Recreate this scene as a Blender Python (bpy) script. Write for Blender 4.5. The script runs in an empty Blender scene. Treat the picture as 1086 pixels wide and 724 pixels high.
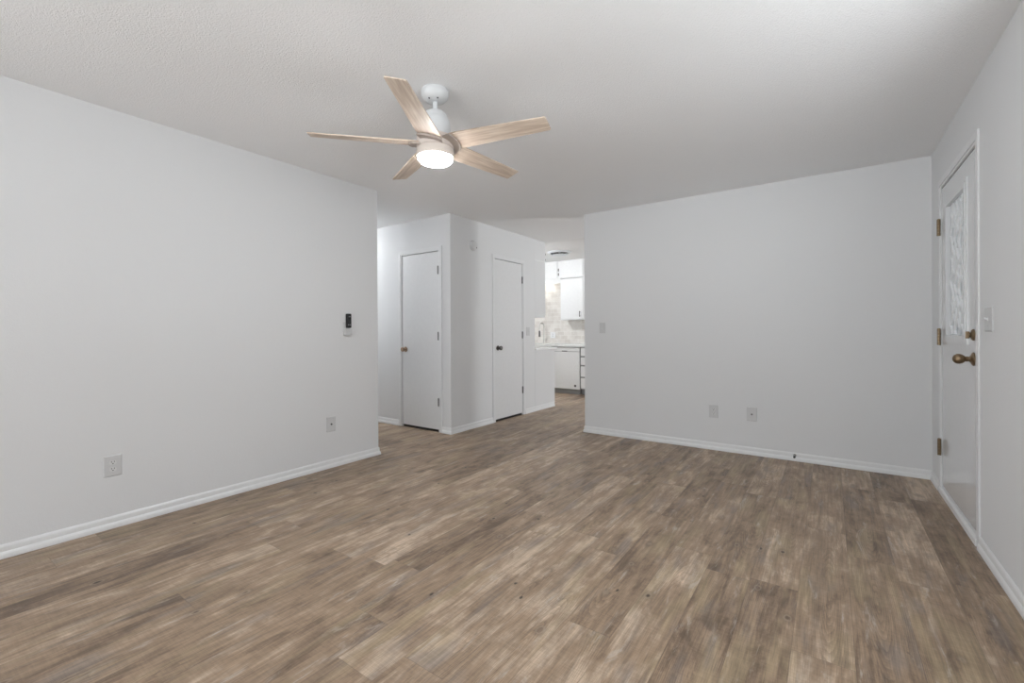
import bpy, bmesh, math, random
from mathutils import Vector, Matrix
random.seed(7)
S = bpy.context.scene
C = S.collection
PI = math.pi

# ------------------------------------------------------------------ camera
CAM_H = 1.1331
FPX = 476.5
F = Vector((-0.57770, 0.81625, -0.00179)).normalized()
Rr = Vector((0.81624, 0.57769, -0.00498)).normalized()
U = Rr.cross(F).normalized()
Rr = F.cross(U).normalized()
cd = bpy.data.cameras.new('camera')
cam = bpy.data.objects.new('camera', cd)
C.objects.link(cam)
M = Matrix((Rr, U, -F)).transposed().to_4x4()
M.translation = Vector((0, 0, CAM_H))
cam.matrix_world = M
cd.sensor_fit = 'HORIZONTAL'
cd.sensor_width = 36.0
cd.lens = FPX / 1086 * 36.0
cd.shift_y = -(362 - 352.17) / 1086
cd.clip_start = 0.02
S.camera = cam

# ------------------------------------------------------------------ world, light, exposure
S.view_settings.view_transform = 'Standard'
S.view_settings.look = 'None'
S.view_settings.gamma = 1.0
S.view_settings.exposure = 0.0
try:
    S.view_settings.use_curve_mapping = False
except Exception:
    pass
w = bpy.data.worlds.new('daylight')
S.world = w
w.use_nodes = True
w.node_tree.nodes['Background'].inputs[0].default_value = (0.93, 0.975, 1.0, 1)
w.node_tree.nodes['Background'].inputs[1].default_value = 1.1


def area_light(name, loc, direction, sx, sy, power, color=(1, 1, 1), spread=PI):
    l = bpy.data.lights.new(name, 'AREA')
    l.shape = 'RECTANGLE'
    l.size = sx
    l.size_y = sy
    l.energy = power
    l.color = color
    l.spread = spread
    o = bpy.data.objects.new(name, l)
    C.objects.link(o)
    o.location = loc
    o.rotation_euler = Vector(direction).to_track_quat('-Z', 'Y').to_euler()
    return o


# light strengths
P = dict(sky=3.6, ground=8.8, sky_east=2.2, ground_east=4.9, sky_west=8.0, ground_west=10.5, dining=60.0, porch=8.0, fan=112.0, hall=64.0, kitchen=96.0, under=10.0)
# daylight comes from the sky through the added windows; portals only guide the sampling
_nt = w.node_tree
_bg = _nt.nodes['Background']
_tc = _nt.nodes.new('ShaderNodeTexCoord')
_sp = _nt.nodes.new('ShaderNodeSeparateXYZ')


def _range(sock, lo, hi, a, c):
    n = _nt.nodes.new('ShaderNodeMapRange')
    for k, v in (('From Min', lo), ('From Max', hi), ('To Min', a), ('To Max', c)):
        n.inputs[k].default_value = v
    _nt.links.new(sock, n.inputs['Value'])
    return n.outputs[0]


# added fill: brighter below the horizon to lift the ceiling, strongest toward west (-x)
_nt.links.new(_tc.outputs['Generated'], _sp.inputs[0])
_east = _range(_sp.outputs[2], -0.06, 0.06, P['ground'], P['sky'])
_west = _range(_sp.outputs[2], -0.06, 0.06, P['ground_west'], P['sky_west'])
_mx = _nt.nodes.new('ShaderNodeMix')
_mx.data_type = 'FLOAT'
_nt.links.new(_range(_sp.outputs[0], -0.70, -0.30, 1.0, 0.0), _mx.inputs[0])
_nt.links.new(_east, _mx.inputs[2])
_nt.links.new(_west, _mx.inputs[3])
_my = _nt.nodes.new('ShaderNodeMix')
_my.data_type = 'FLOAT'
_nt.links.new(_range(_sp.outputs[0], 0.35, 0.70, 0.0, 1.0), _my.inputs[0])
_nt.links.new(_mx.outputs[0], _my.inputs[2])
_nt.links.new(_range(_sp.outputs[2], -0.06, 0.06, P['ground_east'], P['sky_east']), _my.inputs[3])
_nt.links.new(_my.outputs[0], _bg.inputs[1])


def portal(loc, direction, sx, sy):
    o = area_light('sky_portal', loc, direction, sx, sy, 1.0)
    o.data.cycles.is_portal = True


portal((-0.95, -3.57, 1.35), (0, 1, 0), 2.6, 1.7)
portal((-3.54, -2.1, 1.37), (1, 0, 0), 2.2, 1.55)
portal((0.75, 6.3, 1.5), (-1, 0, 0), 0.8, 1.1)
portal((0.75, 1.2, 1.48), (-1, 0, 0), 1.8, 1.25)
area_light('porch_fill_light', (1.95, 3.2, 1.5), (-1, 0.2, 0), 0.9, 1.2, P['porch'], (0.95, 0.98, 1.0))  # added area light brightening the door glass from inside the closed porch
area_light('dining_fill_light', (0.82, 6.3, 1.5), (-1, 0, 0), 0.8, 1.1, P['dining'], (0.95, 0.98, 1.0))  # added fill light on the dining side, lifts the passage and closet side

# ------------------------------------------------------------------ room dimensions (metres)
XL, XR = -3.418, 0.628        # left wall / closet side plane, right wall plane
YB, YC = 4.592, 3.656         # back wall, closet front
YLE = 2.678                   # end of the left wall
XBL = -2.250                  # free end of the back wall
YF = -3.45                    # wall behind the camera
H = 2.44
HK = 2.475                    # kitchen ceiling
XW = -6.3                     # far end of hall and kitchen
YK = 7.83                     # kitchen back wall
T = 0.115


# ------------------------------------------------------------------ material helpers
def newmat(name):
    m = bpy.data.materials.new(name)
    m.use_nodes = True
    nt = m.node_tree
    b = nt.nodes['Principled BSDF']
    return m, nt, b


def node(nt, kind, **kw):
    n = nt.nodes.new(kind)
    for k, v in kw.items():
        setattr(n, k, v)
    return n


def plain(name, col, rough=0.5, metal=0.0, bump=0.0, bscale=200.0, coat=0.0, spec=0.5):
    m, nt, b = newmat(name)
    b.inputs['Roughness'].default_value = rough
    b.inputs['Metallic'].default_value = metal
    b.inputs['Coat Weight'].default_value = coat
    b.inputs['Specular IOR Level'].default_value = spec
    tc = node(nt, 'ShaderNodeTexCoord')
    n = node(nt, 'ShaderNodeTexNoise')
    n.inputs['Scale'].default_value = bscale
    n.inputs['Detail'].default_value = 3
    nt.links.new(tc.outputs['Object'], n.inputs['Vector'])
    r = node(nt, 'ShaderNodeMix', data_type='RGBA')
    r.inputs[6].default_value = tuple(c * 0.96 for c in col) + (1,)
    r.inputs[7].default_value = tuple(min(1, c * 1.03) for c in col) + (1,)
    nt.links.new(n.outputs['Fac'], r.inputs[0])
    nt.links.new(r.outputs[2], b.inputs['Base Color'])
    if bump > 0:
        bp = node(nt, 'ShaderNodeBump')
        bp.inputs['Strength'].default_value = bump
        bp.inputs['Distance'].default_value = 0.002
        nt.links.new(n.outputs['Fac'], bp.inputs['Height'])
        nt.links.new(bp.outputs['Normal'], b.inputs['Normal'])
    return m


def wall_material(name, col, s1, s2, strength, dist, rough=0.6):
    m, nt, b = newmat(name)
    b.inputs['Roughness'].default_value = rough
    b.inputs['Specular IOR Level'].default_value = 0.3
    tc = node(nt, 'ShaderNodeTexCoord')
    n1 = node(nt, 'ShaderNodeTexNoise')
    n1.inputs['Scale'].default_value = s1
    n1.inputs['Detail'].default_value = 4
    n2 = node(nt, 'ShaderNodeTexNoise')
    n2.inputs['Scale'].default_value = s2
    n2.inputs['Detail'].default_value = 2
    nt.links.new(tc.outputs['Object'], n1.inputs['Vector'])
    nt.links.new(tc.outputs['Object'], n2.inputs['Vector'])
    ad = node(nt, 'ShaderNodeMath', operation='ADD')
    nt.links.new(n1.outputs['Fac'], ad.inputs[0])
    nt.links.new(n2.outputs['Fac'], ad.inputs[1])
    bp = node(nt, 'ShaderNodeBump')
    bp.inputs['Strength'].default_value = strength
    bp.inputs['Distance'].default_value = dist
    nt.links.new(ad.outputs[0], bp.inputs['Height'])
    nt.links.new(bp.outputs['Normal'], b.inputs['Normal'])
    b.inputs['Base Color'].default_value = col + (1,)
    return m


def floor_material():
    m, nt, b = newmat('vinyl_plank_oak')
    L = nt.links.new

    def mth(op, a, c=None, d=None, clamp=False):
        n = node(nt, 'ShaderNodeMath', operation=op, use_clamp=clamp)
        for i, v in enumerate((a, c, d)):
            if v is None:
                continue
            if isinstance(v, (int, float)):
                n.inputs[i].default_value = v
            else:
                L(v, n.inputs[i])
        return n.outputs[0]

    def comb(x, y, z):
        n = node(nt, 'ShaderNodeCombineXYZ')
        for i, v in enumerate((x, y, z)):
            if isinstance(v, (int, float)):
                n.inputs[i].default_value = v
            else:
                L(v, n.inputs[i])
        return n.outputs[0]

    def noise(vec, scale=1.0, detail=3, rough=0.55, dist=0.0):
        n = node(nt, 'ShaderNodeTexNoise')
        n.inputs['Scale'].default_value = scale
        n.inputs['Detail'].default_value = detail
        n.inputs['Roughness'].default_value = rough
        n.inputs['Distortion'].default_value = dist
        L(vec, n.inputs['Vector'])
        return n.outputs['Fac']

    def sstep(v, lo, hi, a=0.0, c=1.0):
        n = node(nt, 'ShaderNodeMapRange', interpolation_type='SMOOTHSTEP')
        n.inputs['From Min'].default_value = lo
        n.inputs['From Max'].default_value = hi
        n.inputs['To Min'].default_value = a
        n.inputs['To Max'].default_value = c
        L(v, n.inputs['Value'])
        return n.outputs[0]

    def mix(f, a, c, blend='MIX'):
        n = node(nt, 'ShaderNodeMix', data_type='RGBA', blend_type=blend)
        if isinstance(f, (int, float)):
            n.inputs[0].default_value = f
        else:
            L(f, n.inputs[0])
        for i, v in ((6, a), (7, c)):
            if isinstance(v, tuple):
                n.inputs[i].default_value = v + (1,)
            else:
                L(v, n.inputs[i])
        return n.outputs[2]

    W, LEN = 0.1837, 1.22
    tc = node(nt, 'ShaderNodeTexCoord')
    sp = node(nt, 'ShaderNodeSeparateXYZ')
    L(tc.outputs['Object'], sp.inputs[0])
    X, Y = sp.outputs[0], sp.outputs[1]
    xs = mth('DIVIDE', mth('SUBTRACT', X, 0.435 - 40 * W), W)
    row = mth('FLOOR', xs)
    fx = mth('FRACT', xs)
    wr = node(nt, 'ShaderNodeTexWhiteNoise', noise_dimensions='1D')
    L(row, wr.inputs['W'])
    ys = mth('DIVIDE', mth('ADD', mth('ADD', Y, 30.0), mth('MULTIPLY', wr.outputs['Value'], LEN)), LEN)
    col = mth('FLOOR', ys)
    fy = mth('FRACT', ys)
    wp = node(nt, 'ShaderNodeTexWhiteNoise', noise_dimensions='2D')
    L(comb(row, col, 0), wp.inputs['Vector'])
    rs = node(nt, 'ShaderNodeSeparateColor')
    L(wp.outputs['Color'], rs.inputs[0])
    r1, r2, r3 = rs.outputs[0], rs.outputs[1], rs.outputs[2]
    # plank-local coordinates with a random jump per plank
    px = mth('ADD', X, mth('MULTIPLY', r1, 37.0))
    py = mth('ADD', Y, mth('MULTIPLY', r2, 53.0))
    pz = mth('MULTIPLY', r3, 11.0)
    blot = noise(comb(mth('MULTIPLY', px, 11.0), mth('MULTIPLY', py, 2.3), pz), 1.0, 8, 0.64, 1.0)
    blot2 = noise(comb(mth('MULTIPLY', px, 6.0), mth('MULTIPLY', py, 3.2), pz), 1.3, 8, 0.70, 0.4)
    streak = noise(comb(mth('MULTIPLY', px, 70.0), mth('MULTIPLY', py, 3.0), pz), 1.0, 6, 0.68, 0.3)
    fine = noise(comb(mth('MULTIPLY', px, 320.0), mth('MULTIPLY', py, 9.0), pz), 1.0, 3, 0.6)
    saw = noise(comb(mth('MULTIPLY', px, 10.0), mth('MULTIPLY', py, 150.0), pz), 1.0, 2, 0.5)
    # cathedral rings
    wv = node(nt, 'ShaderNodeTexWave', wave_type='RINGS', rings_direction='Z', wave_profile='SAW')
    wv.inputs['Scale'].default_value = 7.0
    wv.inputs['Distortion'].default_value = 3.0
    wv.inputs['Detail'].default_value = 2.0
    wv.inputs['Detail Scale'].default_value = 1.2
    lx = mth('MULTIPLY', mth('SUBTRACT', fx, mth('ADD', 0.25, mth('MULTIPLY', r2, 0.5))), 1.5)
    ly = mth('MULTIPLY', mth('SUBTRACT', fy, r1), 0.9)
    L(comb(lx, ly, pz), wv.inputs['Vector'])
    ring = wv.outputs['Fac']
    ringmask = sstep(noise(comb(mth('MULTIPLY', px, 5.0), mth('MULTIPLY', py, 1.6), pz), 1.0, 2), 0.5, 0.62)
    # colours
    c_dark = (0.150, 0.101, 0.068)
    c_mid = (0.335, 0.236, 0.160)
    c_light = (0.555, 0.430, 0.322)
    c_gold = (0.390, 0.300, 0.185)
    c_grey = (0.235, 0.195, 0.172)
    tone = mth('ADD', mth('MULTIPLY', mth('SUBTRACT', r3, 0.5), 0.13),
               mth('ADD', mth('MULTIPLY', blot, 0.55), mth('MULTIPLY', blot2, 0.45)))
    base = mix(sstep(tone, 0.33, 0.52), c_dark, c_mid)
    base = mix(sstep(tone, 0.50, 0.67), base, c_light)
    base = mix(mth('MULTIPLY', sstep(noise(comb(mth('MULTIPLY', px, 9.0), mth('MULTIPLY', py, 1.7), mth('ADD', pz, 5.0)), 1.0, 3), 0.52, 0.68), 0.55), base, c_gold)
    base = mix(mth('MULTIPLY', sstep(noise(comb(mth('MULTIPLY', px, 11.0), mth('MULTIPLY', py, 2.0), mth('ADD', pz, 9.0)), 1.0, 4), 0.54, 0.70), 0.6), base, c_grey)
    # streaks and fine grain
    st = sstep(streak, 0.34, 0.68, 0.80, 1.17)
    base = mix(1.0, base, comb(st, st, st), 'MULTIPLY')
    fg = sstep(fine, 0.32, 0.68, 0.87, 1.10)
    base = mix(1.0, base, comb(fg, fg, fg), 'MULTIPLY')
    sg = sstep(saw, 0.35, 0.65, 0.95, 1.05)
    base = mix(1.0, base, comb(sg, sg, sg), 'MULTIPLY')
    rg = mth('ADD', 1.0, mth('MULTIPLY', ringmask, mth('MULTIPLY', mth('SUBTRACT', ring, 0.5), 0.35)))
    base = mix(1.0, base, comb(rg, rg, rg), 'MULTIPLY')
    # pale worn patches
    pale = sstep(noise(comb(mth('MULTIPLY', px, 22.0), mth('MULTIPLY', py, 3.4), mth('ADD', pz, 3.0)), 1.0, 7, 0.72, 0.6), 0.57, 0.70)
    base = mix(mth('MULTIPLY', pale, 0.55), base, (0.56, 0.50, 0.44))
    # knots: dark eyes with a pale ring
    vo = node(nt, 'ShaderNodeTexVoronoi', feature='F1')
    vo.inputs['Scale'].default_value = 1.0
    vo.inputs['Randomness'].default_value = 1.0
    wob = noise(comb(mth('MULTIPLY', px, 60.0), mth('MULTIPLY', py, 30.0), pz), 1.0, 2)
    L(comb(mth('MULTIPLY', px, 8.5), mth('MULTIPLY', py, 5.0), pz), vo.inputs['Vector'])
    kd = mth('ADD', vo.outputs['Distance'], mth('MULTIPLY', mth('SUBTRACT', wob, 0.5), 0.09))
    vs = node(nt, 'ShaderNodeSeparateColor')
    L(vo.outputs['Color'], vs.inputs[0])
    big = sstep(vs.outputs[0], 0.55, 0.60)
    halo = mth('MULTIPLY', sstep(kd, 0.05, 0.30, 1.0, 0.0), big)
    base = mix(mth('MULTIPLY', halo, 0.5), base, (0.12, 0.085, 0.06))
    ringk = mth('MULTIPLY', mth('MULTIPLY', sstep(kd, 0.075, 0.10), sstep(kd, 0.10, 0.15, 1.0, 0.0)), big)
    base = mix(mth('MULTIPLY', ringk, 0.28), base, (0.50, 0.42, 0.34))
    eye = mth('MULTIPLY', sstep(kd, 0.035, 0.075, 1.0, 0.0), sstep(vs.outputs[1], 0.35, 0.40))
    base = mix(mth('MULTIPLY', eye, 0.9), base, (0.04, 0.028, 0.02))
    # seams
    ex = mth('MINIMUM', fx, mth('SUBTRACT', 1.0, fx))
    ey = mth('MULTIPLY', mth('MINIMUM', fy, mth('SUBTRACT', 1.0, fy)), LEN / W)
    e = mth('MINIMUM', ex, ey)
    seam = sstep(e, 0.002, 0.010, 1.0, 0.0)
    base = mix(mth('MULTIPLY', seam, 0.40), base, (0.09, 0.065, 0.05))
    L(base, b.inputs['Base Color'])
    rr = sstep(fine, 0.2, 0.8, 0.34, 0.48)
    L(rr, b.inputs['Roughness'])
    b.inputs['Specular IOR Level'].default_value = 0.42
    bp = node(nt, 'ShaderNodeBump')
    bp.inputs['Strength'].default_value = 0.25
    bp.inputs['Distance'].default_value = 0.0008
    hh = mth('SUBTRACT', mth('MULTIPLY', streak, 0.5), mth('MULTIPLY', seam, 1.0))
    L(mth('ADD', hh, mth('MULTIPLY', fine, 0.4)), bp.inputs['Height'])
    L(bp.outputs['Normal'], b.inputs['Normal'])
    return m


def blade_material():
    m, nt, b = newmat('washed_oak_blade')
    L = nt.links.new
    tc = node(nt, 'ShaderNodeTexCoord')
    mp = node(nt, 'ShaderNodeMapping')
    mp.inputs['Scale'].default_value = (4.0, 55.0, 10.0)
    L(tc.outputs['Object'], mp.inputs['Vector'])
    n = node(nt, 'ShaderNodeTexNoise')
    n.inputs['Scale'].default_value = 1.0
    n.inputs['Detail'].default_value = 5
    n.inputs['Distortion'].default_value = 0.6
    L(mp.outputs[0], n.inputs['Vector'])
    r = node(nt, 'ShaderNodeValToRGB')
    r.color_ramp.elements[0].position = 0.32
    r.color_ramp.elements[0].color = (0.44, 0.33, 0.25, 1)
    r.color_ramp.elements[1].position = 0.66
    r.color_ramp.elements[1].color = (0.72, 0.61, 0.51, 1)
    L(n.outputs['Fac'], r.inputs[0])
    L(r.outputs[0], b.inputs['Base Color'])
    b.inputs['Roughness'].default_value = 0.5
    return m


def tile_material():
    m, nt, b = newmat('marble_tile_backsplash')
    L = nt.links.new
    tc = node(nt, 'ShaderNodeTexCoord')
    sp = node(nt, 'ShaderNodeSeparateXYZ')
    L(tc.outputs['Object'], sp.inputs[0])
    cb = node(nt, 'ShaderNodeCombineXYZ')
    L(sp.outputs[0], cb.inputs[0])
    L(sp.outputs[2], cb.inputs[1])
    br = node(nt, 'ShaderNodeTexBrick')
    br.inputs['Color1'].default_value = (0.80, 0.77, 0.73, 1)
    br.inputs['Color2'].default_value = (0.68, 0.64, 0.60, 1)
    br.inputs['Mortar'].default_value = (0.84, 0.82, 0.79, 1)
    br.inputs['Scale'].default_value = 1.0
    br.inputs['Brick Width'].default_value = 0.15
    br.inputs['Row Height'].default_value = 0.075
    br.inputs['Mortar Size'].default_value = 0.003
    L(cb.outputs[0], br.inputs['Vector'])
    n = node(nt, 'ShaderNodeTexNoise')
    n.inputs['Scale'].default_value = 9.0
    n.inputs['Detail'].default_value = 5
    L(cb.outputs[0], n.inputs['Vector'])
    mx = node(nt, 'ShaderNodeMix', data_type='RGBA', blend_type='MULTIPLY')
    mx.inputs[0].default_value = 0.35
    L(br.outputs['Color'], mx.inputs[6])
    rp = node(nt, 'ShaderNodeValToRGB')
    rp.color_ramp.elements[0].position = 0.35
    rp.color_ramp.elements[0].color = (0.72, 0.68, 0.64, 1)
    rp.color_ramp.elements[1].position = 0.6
    rp.color_ramp.elements[1].color = (1, 1, 1, 1)
    L(n.outputs['Fac'], rp.inputs[0])
    L(rp.outputs[0], mx.inputs[7])
    L(mx.outputs[2], b.inputs['Base Color'])
    b.inputs['Roughness'].default_value = 0.3
    return m


def emit(name, col, strength):
    m, nt, b = newmat(name)
    b.inputs['Base Color'].default_value = (0.9, 0.9, 0.9, 1)
    b.inputs['Emission Color'].default_value = col + (1,)
    b.inputs['Emission Strength'].default_value = strength
    return m


def glass_material(name, rough):
    m, nt, b = newmat(name)
    b.inputs['Base Color'].default_value = (0.95, 0.97, 0.98, 1)
    b.inputs['Roughness'].default_value = rough
    b.inputs['Transmission Weight'].default_value = 1.0
    b.inputs['IOR'].default_value = 1.3
    return m


M_WALL = wall_material('white_wall_paint', (0.735, 0.738, 0.745), 55, 160, 0.22, 0.0022)
M_CEIL = wall_material('textured_ceiling_paint', (0.93, 0.935, 0.945), 95, 190, 0.60, 0.0035, 0.8)
M_KCEIL = wall_material('kitchen_ceiling_paint', (0.86, 0.86, 0.86), 60, 140, 0.2, 0.002, 0.7)
M_FLOOR = floor_material()
M_TRIM = plain('white_trim_paint', (0.80, 0.805, 0.81), 0.35, bscale=30)
M_DOOR = plain('white_door_paint', (0.745, 0.748, 0.755), 0.40, bscale=25)
M_CASING = plain('white_casing_paint', (0.755, 0.758, 0.765), 0.40, bscale=25)
M_ENTRY = plain('gloss_entry_door_paint', (0.73, 0.735, 0.745), 0.10, bscale=25)
M_PLATE = plain('white_wall_plate_plastic', (0.61, 0.61, 0.615), 0.45, bscale=80)
M_PLATE2 = plain('white_receptacle_plastic', (0.68, 0.68, 0.68), 0.35, bscale=80)
M_SLOT = plain('dark_slot', (0.03, 0.03, 0.032), 0.6)
M_BRASS = plain('antique_brass', (0.235, 0.170, 0.105), 0.36, 0.9, bscale=60)
M_BRONZE = plain('satin_bronze', (0.36, 0.26, 0.19), 0.33, 0.9, bscale=60)
M_PEWTER = plain('dark_pewter', (0.13, 0.12, 0.115), 0.35, 0.8, bscale=60)
M_HINGE = plain('grey_steel_hinge', (0.13, 0.13, 0.13), 0.45, 0.5, bscale=60)
M_NICKEL = plain('brushed_nickel', (0.62, 0.60, 0.57), 0.3, 0.9, bscale=60)
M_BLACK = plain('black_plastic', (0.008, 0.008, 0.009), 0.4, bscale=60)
M_GREYBTN = plain('grey_button', (0.20, 0.20, 0.21), 0.5)
M_FANW = plain('white_fan_enamel', (0.68, 0.69, 0.70), 0.35, bscale=40)
M_FANC = plain('whitewashed_fan_band', (0.72, 0.64, 0.585), 0.45, bscale=40)
M_TAUPE = plain('taupe_blade_holder', (0.42, 0.36, 0.32), 0.5, bscale=40)
M_BLADE = blade_material()
M_LENS = emit('opal_lamp_lens', (0.95, 0.98, 1.0), P['fan'])
M_CAB = plain('white_cabinet_paint', (0.84, 0.84, 0.84), 0.4, bscale=30)
M_COUNTER = plain('white_quartz', (0.83, 0.83, 0.825), 0.25, bscale=40)
M_DW = plain('white_appliance_enamel', (0.82, 0.82, 0.815), 0.3, bscale=30)
M_GREY = plain('grey_toe_kick', (0.30, 0.30, 0.30), 0.5)
M_GAP = plain('dark_gap', (0.08, 0.08, 0.08), 0.7)
M_TILE = tile_material()
M_ALU = plain('diffuser_enamel', (0.74, 0.77, 0.80), 0.4)
M_DARKGREY = plain('dark_grey_duct', (0.05, 0.055, 0.06), 0.6)
M_WGLASS = glass_material('window_glass', 0.0)
M_FGLASS = glass_material('obscure_glass', 0.30)
M_UNDER = emit('under_cabinet_lamp_lens', (1.0, 0.97, 0.9), P['under'])
M_KLAMP = emit('kitchen_lamp_lens', (0.95, 0.98, 1.0), P['kitchen'])
M_HLAMP = emit('hall_lamp_lens', (0.95, 0.98, 1.0), P['hall'])


# ------------------------------------------------------------------ mesh helpers
def bx(bm, x0, x1, y0, y1, z0, z1, bev=0.0, mi=0):
    vs = [bm.verts.new((x, y, z)) for z in (z0, z1) for y in (y0, y1) for x in (x0, x1)]
    fi = [(0, 2, 3, 1), (4, 5, 7, 6), (0, 1, 5, 4), (2, 6, 7, 3), (0, 4, 6, 2), (1, 3, 7, 5)]
    fs = [bm.faces.new([vs[i] for i in f]) for f in fi]
    for f in fs:
        f.material_index = mi
    if bev > 0:
        es = list({e for f in fs for e in f.edges})
        bmesh.ops.bevel(bm, geom=es, offset=bev, segments=2, affect='EDGES', profile=0.6)
    return vs


def lathe(bm, prof, origin=(0, 0, 0), axis=(0, 0, 1), seg=40):
    """prof = [(radius, height along axis)...]"""
    ax = Vector(axis).normalized()
    q = Vector((0, 0, 1)).rotation_difference(ax)
    o = Vector(origin)
    rings = []
    for r, h in prof:
        if r < 1e-6:
            rings.append([bm.verts.new(o + q @ Vector((0, 0, h)))])
        else:
            rings.append([bm.verts.new(o + q @ Vector((r * math.cos(2 * PI * k / seg), r * math.sin(2 * PI * k / seg), h))) for k in range(seg)])
    for a, c in zip(rings[:-1], rings[1:]):
        for k in range(seg):
            k2 = (k + 1) % seg
            if len(a) == 1 and len(c) == 1:
                continue
            if len(a) == 1:
                bm.faces.new((a[0], c[k2], c[k]))
            elif len(c) == 1:
                bm.faces.new((a[k], a[k2], c[0]))
            else:
                bm.faces.new((a[k], a[k2], c[k2], c[k]))


def tube(bm, pts, r, seg=12):
    pts = [Vector(p) for p in pts]
    rings = []
    prev = None
    for i, p in enumerate(pts):
        t = (pts[min(i + 1, len(pts) - 1)] - pts[max(i - 1, 0)]).normalized()
        n = prev if prev is not None else (Vector((0, 0, 1)) if abs(t.z) < 0.9 else Vector((1, 0, 0)))
        n = (n - t * n.dot(t)).normalized()
        prev = n
        bn = t.cross(n)
        rings.append([bm.verts.new(p + (n * math.cos(2 * PI * k / seg) + bn * math.sin(2 * PI * k / seg)) * r) for k in range(seg)])
    for a, c in zip(rings[:-1], rings[1:]):
        for k in range(seg):
            k2 = (k + 1) % seg
            bm.faces.new((a[k], a[k2], c[k2], c[k]))
    bm.faces.new(list(reversed(rings[0])))
    bm.faces.new(rings[-1])


def extrude_profile(bm, prof, origin, along, out, length, cap=True):
    """prof = [(out, up)...] swept straight along 'along' from origin"""
    o, a, n = Vector(origin), Vector(along).normalized(), Vector(out).normalized()
    A = [bm.verts.new(o + n * u + Vector((0, 0, v))) for u, v in prof]
    B = [bm.verts.new(o + a * length + n * u + Vector((0, 0, v))) for u, v in prof]
    k = len(prof)
    for i in range(k):
        j = (i + 1) % k
        bm.faces.new((A[i], A[j], B[j], B[i]))
    if cap:
        bm.faces.new(A)
        bm.faces.new(list(reversed(B)))


def sweep_path(bm, prof, path):
    """sweep (out, up) profile along a horizontal polyline with mitred corners; out = left of travel"""
    path = [Vector((p[0], p[1], 0)) for p in path]
    rings = []
    n = len(path)
    for i in range(n):
        d0 = (path[i] - path[i - 1]).normalized() if i > 0 else None
        d1 = (path[i + 1] - path[i]).normalized() if i < n - 1 else None
        if d0 is None:
            d0 = d1
        if d1 is None:
            d1 = d0
        n0 = Vector((-d0.y, d0.x, 0))
        n1 = Vector((-d1.y, d1.x, 0))
        m = (n0 + n1)
        m = m / max(1e-6, m.dot(n0))
        rings.append([bm.verts.new(path[i] + m * u + Vector((0, 0, v))) for u, v in prof])
    k = len(prof)
    for a, c in zip(rings[:-1], rings[1:]):
        for i in range(k):
            j = (i + 1) % k
            bm.faces.new((a[i], a[j], c[j], c[i]))
    bm.faces.new(rings[0])
    bm.faces.new(list(reversed(rings[-1])))


def obj(name, bm, mats, parent=None, smooth=False):
    bmesh.ops.recalc_face_normals(bm, faces=bm.faces)
    me = bpy.data.meshes.new(name)
    bm.to_mesh(me)
    bm.free()
    if not isinstance(mats, (list, tuple)):
        mats = [mats]
    for m in mats:
        me.materials.append(m)
    if smooth:
        for p in me.polygons:
            p.use_smooth = True
        try:
            me.set_sharp_from_angle(angle=math.radians(38))
        except Exception:
            pass
    o = bpy.data.objects.new(name, me)
    C.objects.link(o)
    if parent is not None:
        o.parent = parent
    return o


def tag(o, label=None, cat=None, group=None, kind=None):
    if label:
        o['label'] = label
    if cat:
        o['category'] = cat
    if group:
        o['group'] = group
    if kind:
        o['kind'] = kind
    return o


def struct(name, bm, mats, label, cat, parent=None):
    return tag(obj(name, bm, mats, parent), label, cat, kind='structure')


def empty(name, loc, rz, label, cat, group=None, kind=None):
    o = bpy.data.objects.new(name, None)
    o.empty_display_size = 0.1
    C.objects.link(o)
    o.location = loc
    o.rotation_euler = (0, 0, rz)
    return tag(o, label, cat, group, kind)


def copy_tree(o, parent=None):
    c = o.copy()
    C.objects.link(c)
    if parent is not None:
        c.parent = parent
    for ch in list(o.children):
        copy_tree(ch, c)
    return c


def B():
    return bmesh.new()


def wall_x(bm, y0, y1, x0, x1, z0, z1, holes=()):
    """wall slab between y0..y1 running along x, with rectangular holes (xa, xb, za, zb)"""
    xs = sorted({x0, x1, *[h[0] for h in holes], *[h[1] for h in holes]})
    zs = sorted({z0, z1, *[h[2] for h in holes], *[h[3] for h in holes]})
    for xa, xb in zip(xs[:-1], xs[1:]):
        for za, zb in zip(zs[:-1], zs[1:]):
            cx, cz = (xa + xb) / 2, (za + zb) / 2
            if any(h[0] < cx < h[1] and h[2] < cz < h[3] for h in holes):
                continue
            bx(bm, xa, xb, y0, y1, za, zb)


def wall_y(bm, x0, x1, y0, y1, z0, z1, holes=()):
    ys = sorted({y0, y1, *[h[0] for h in holes], *[h[1] for h in holes]})
    zs = sorted({z0, z1, *[h[2] for h in holes], *[h[3] for h in holes]})
    for ya, yb in zip(ys[:-1], ys[1:]):
        for za, zb in zip(zs[:-1], zs[1:]):
            cy, cz = (ya + yb) / 2, (za + zb) / 2
            if any(h[0] < cy < h[1] and h[2] < cz < h[3] for h in holes):
                continue
            bx(bm, x0, x1, ya, yb, za, zb)


# ------------------------------------------------------------------ structure
D1 = (-4.207, -3.600)          # closet door facing the room (x range)
D2 = (4.463, 5.072)            # closet door on the side (y range)
D3 = (3.335, 4.225)            # entry door (y range)
DZ = 2.045
DZ3 = 2.095

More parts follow.
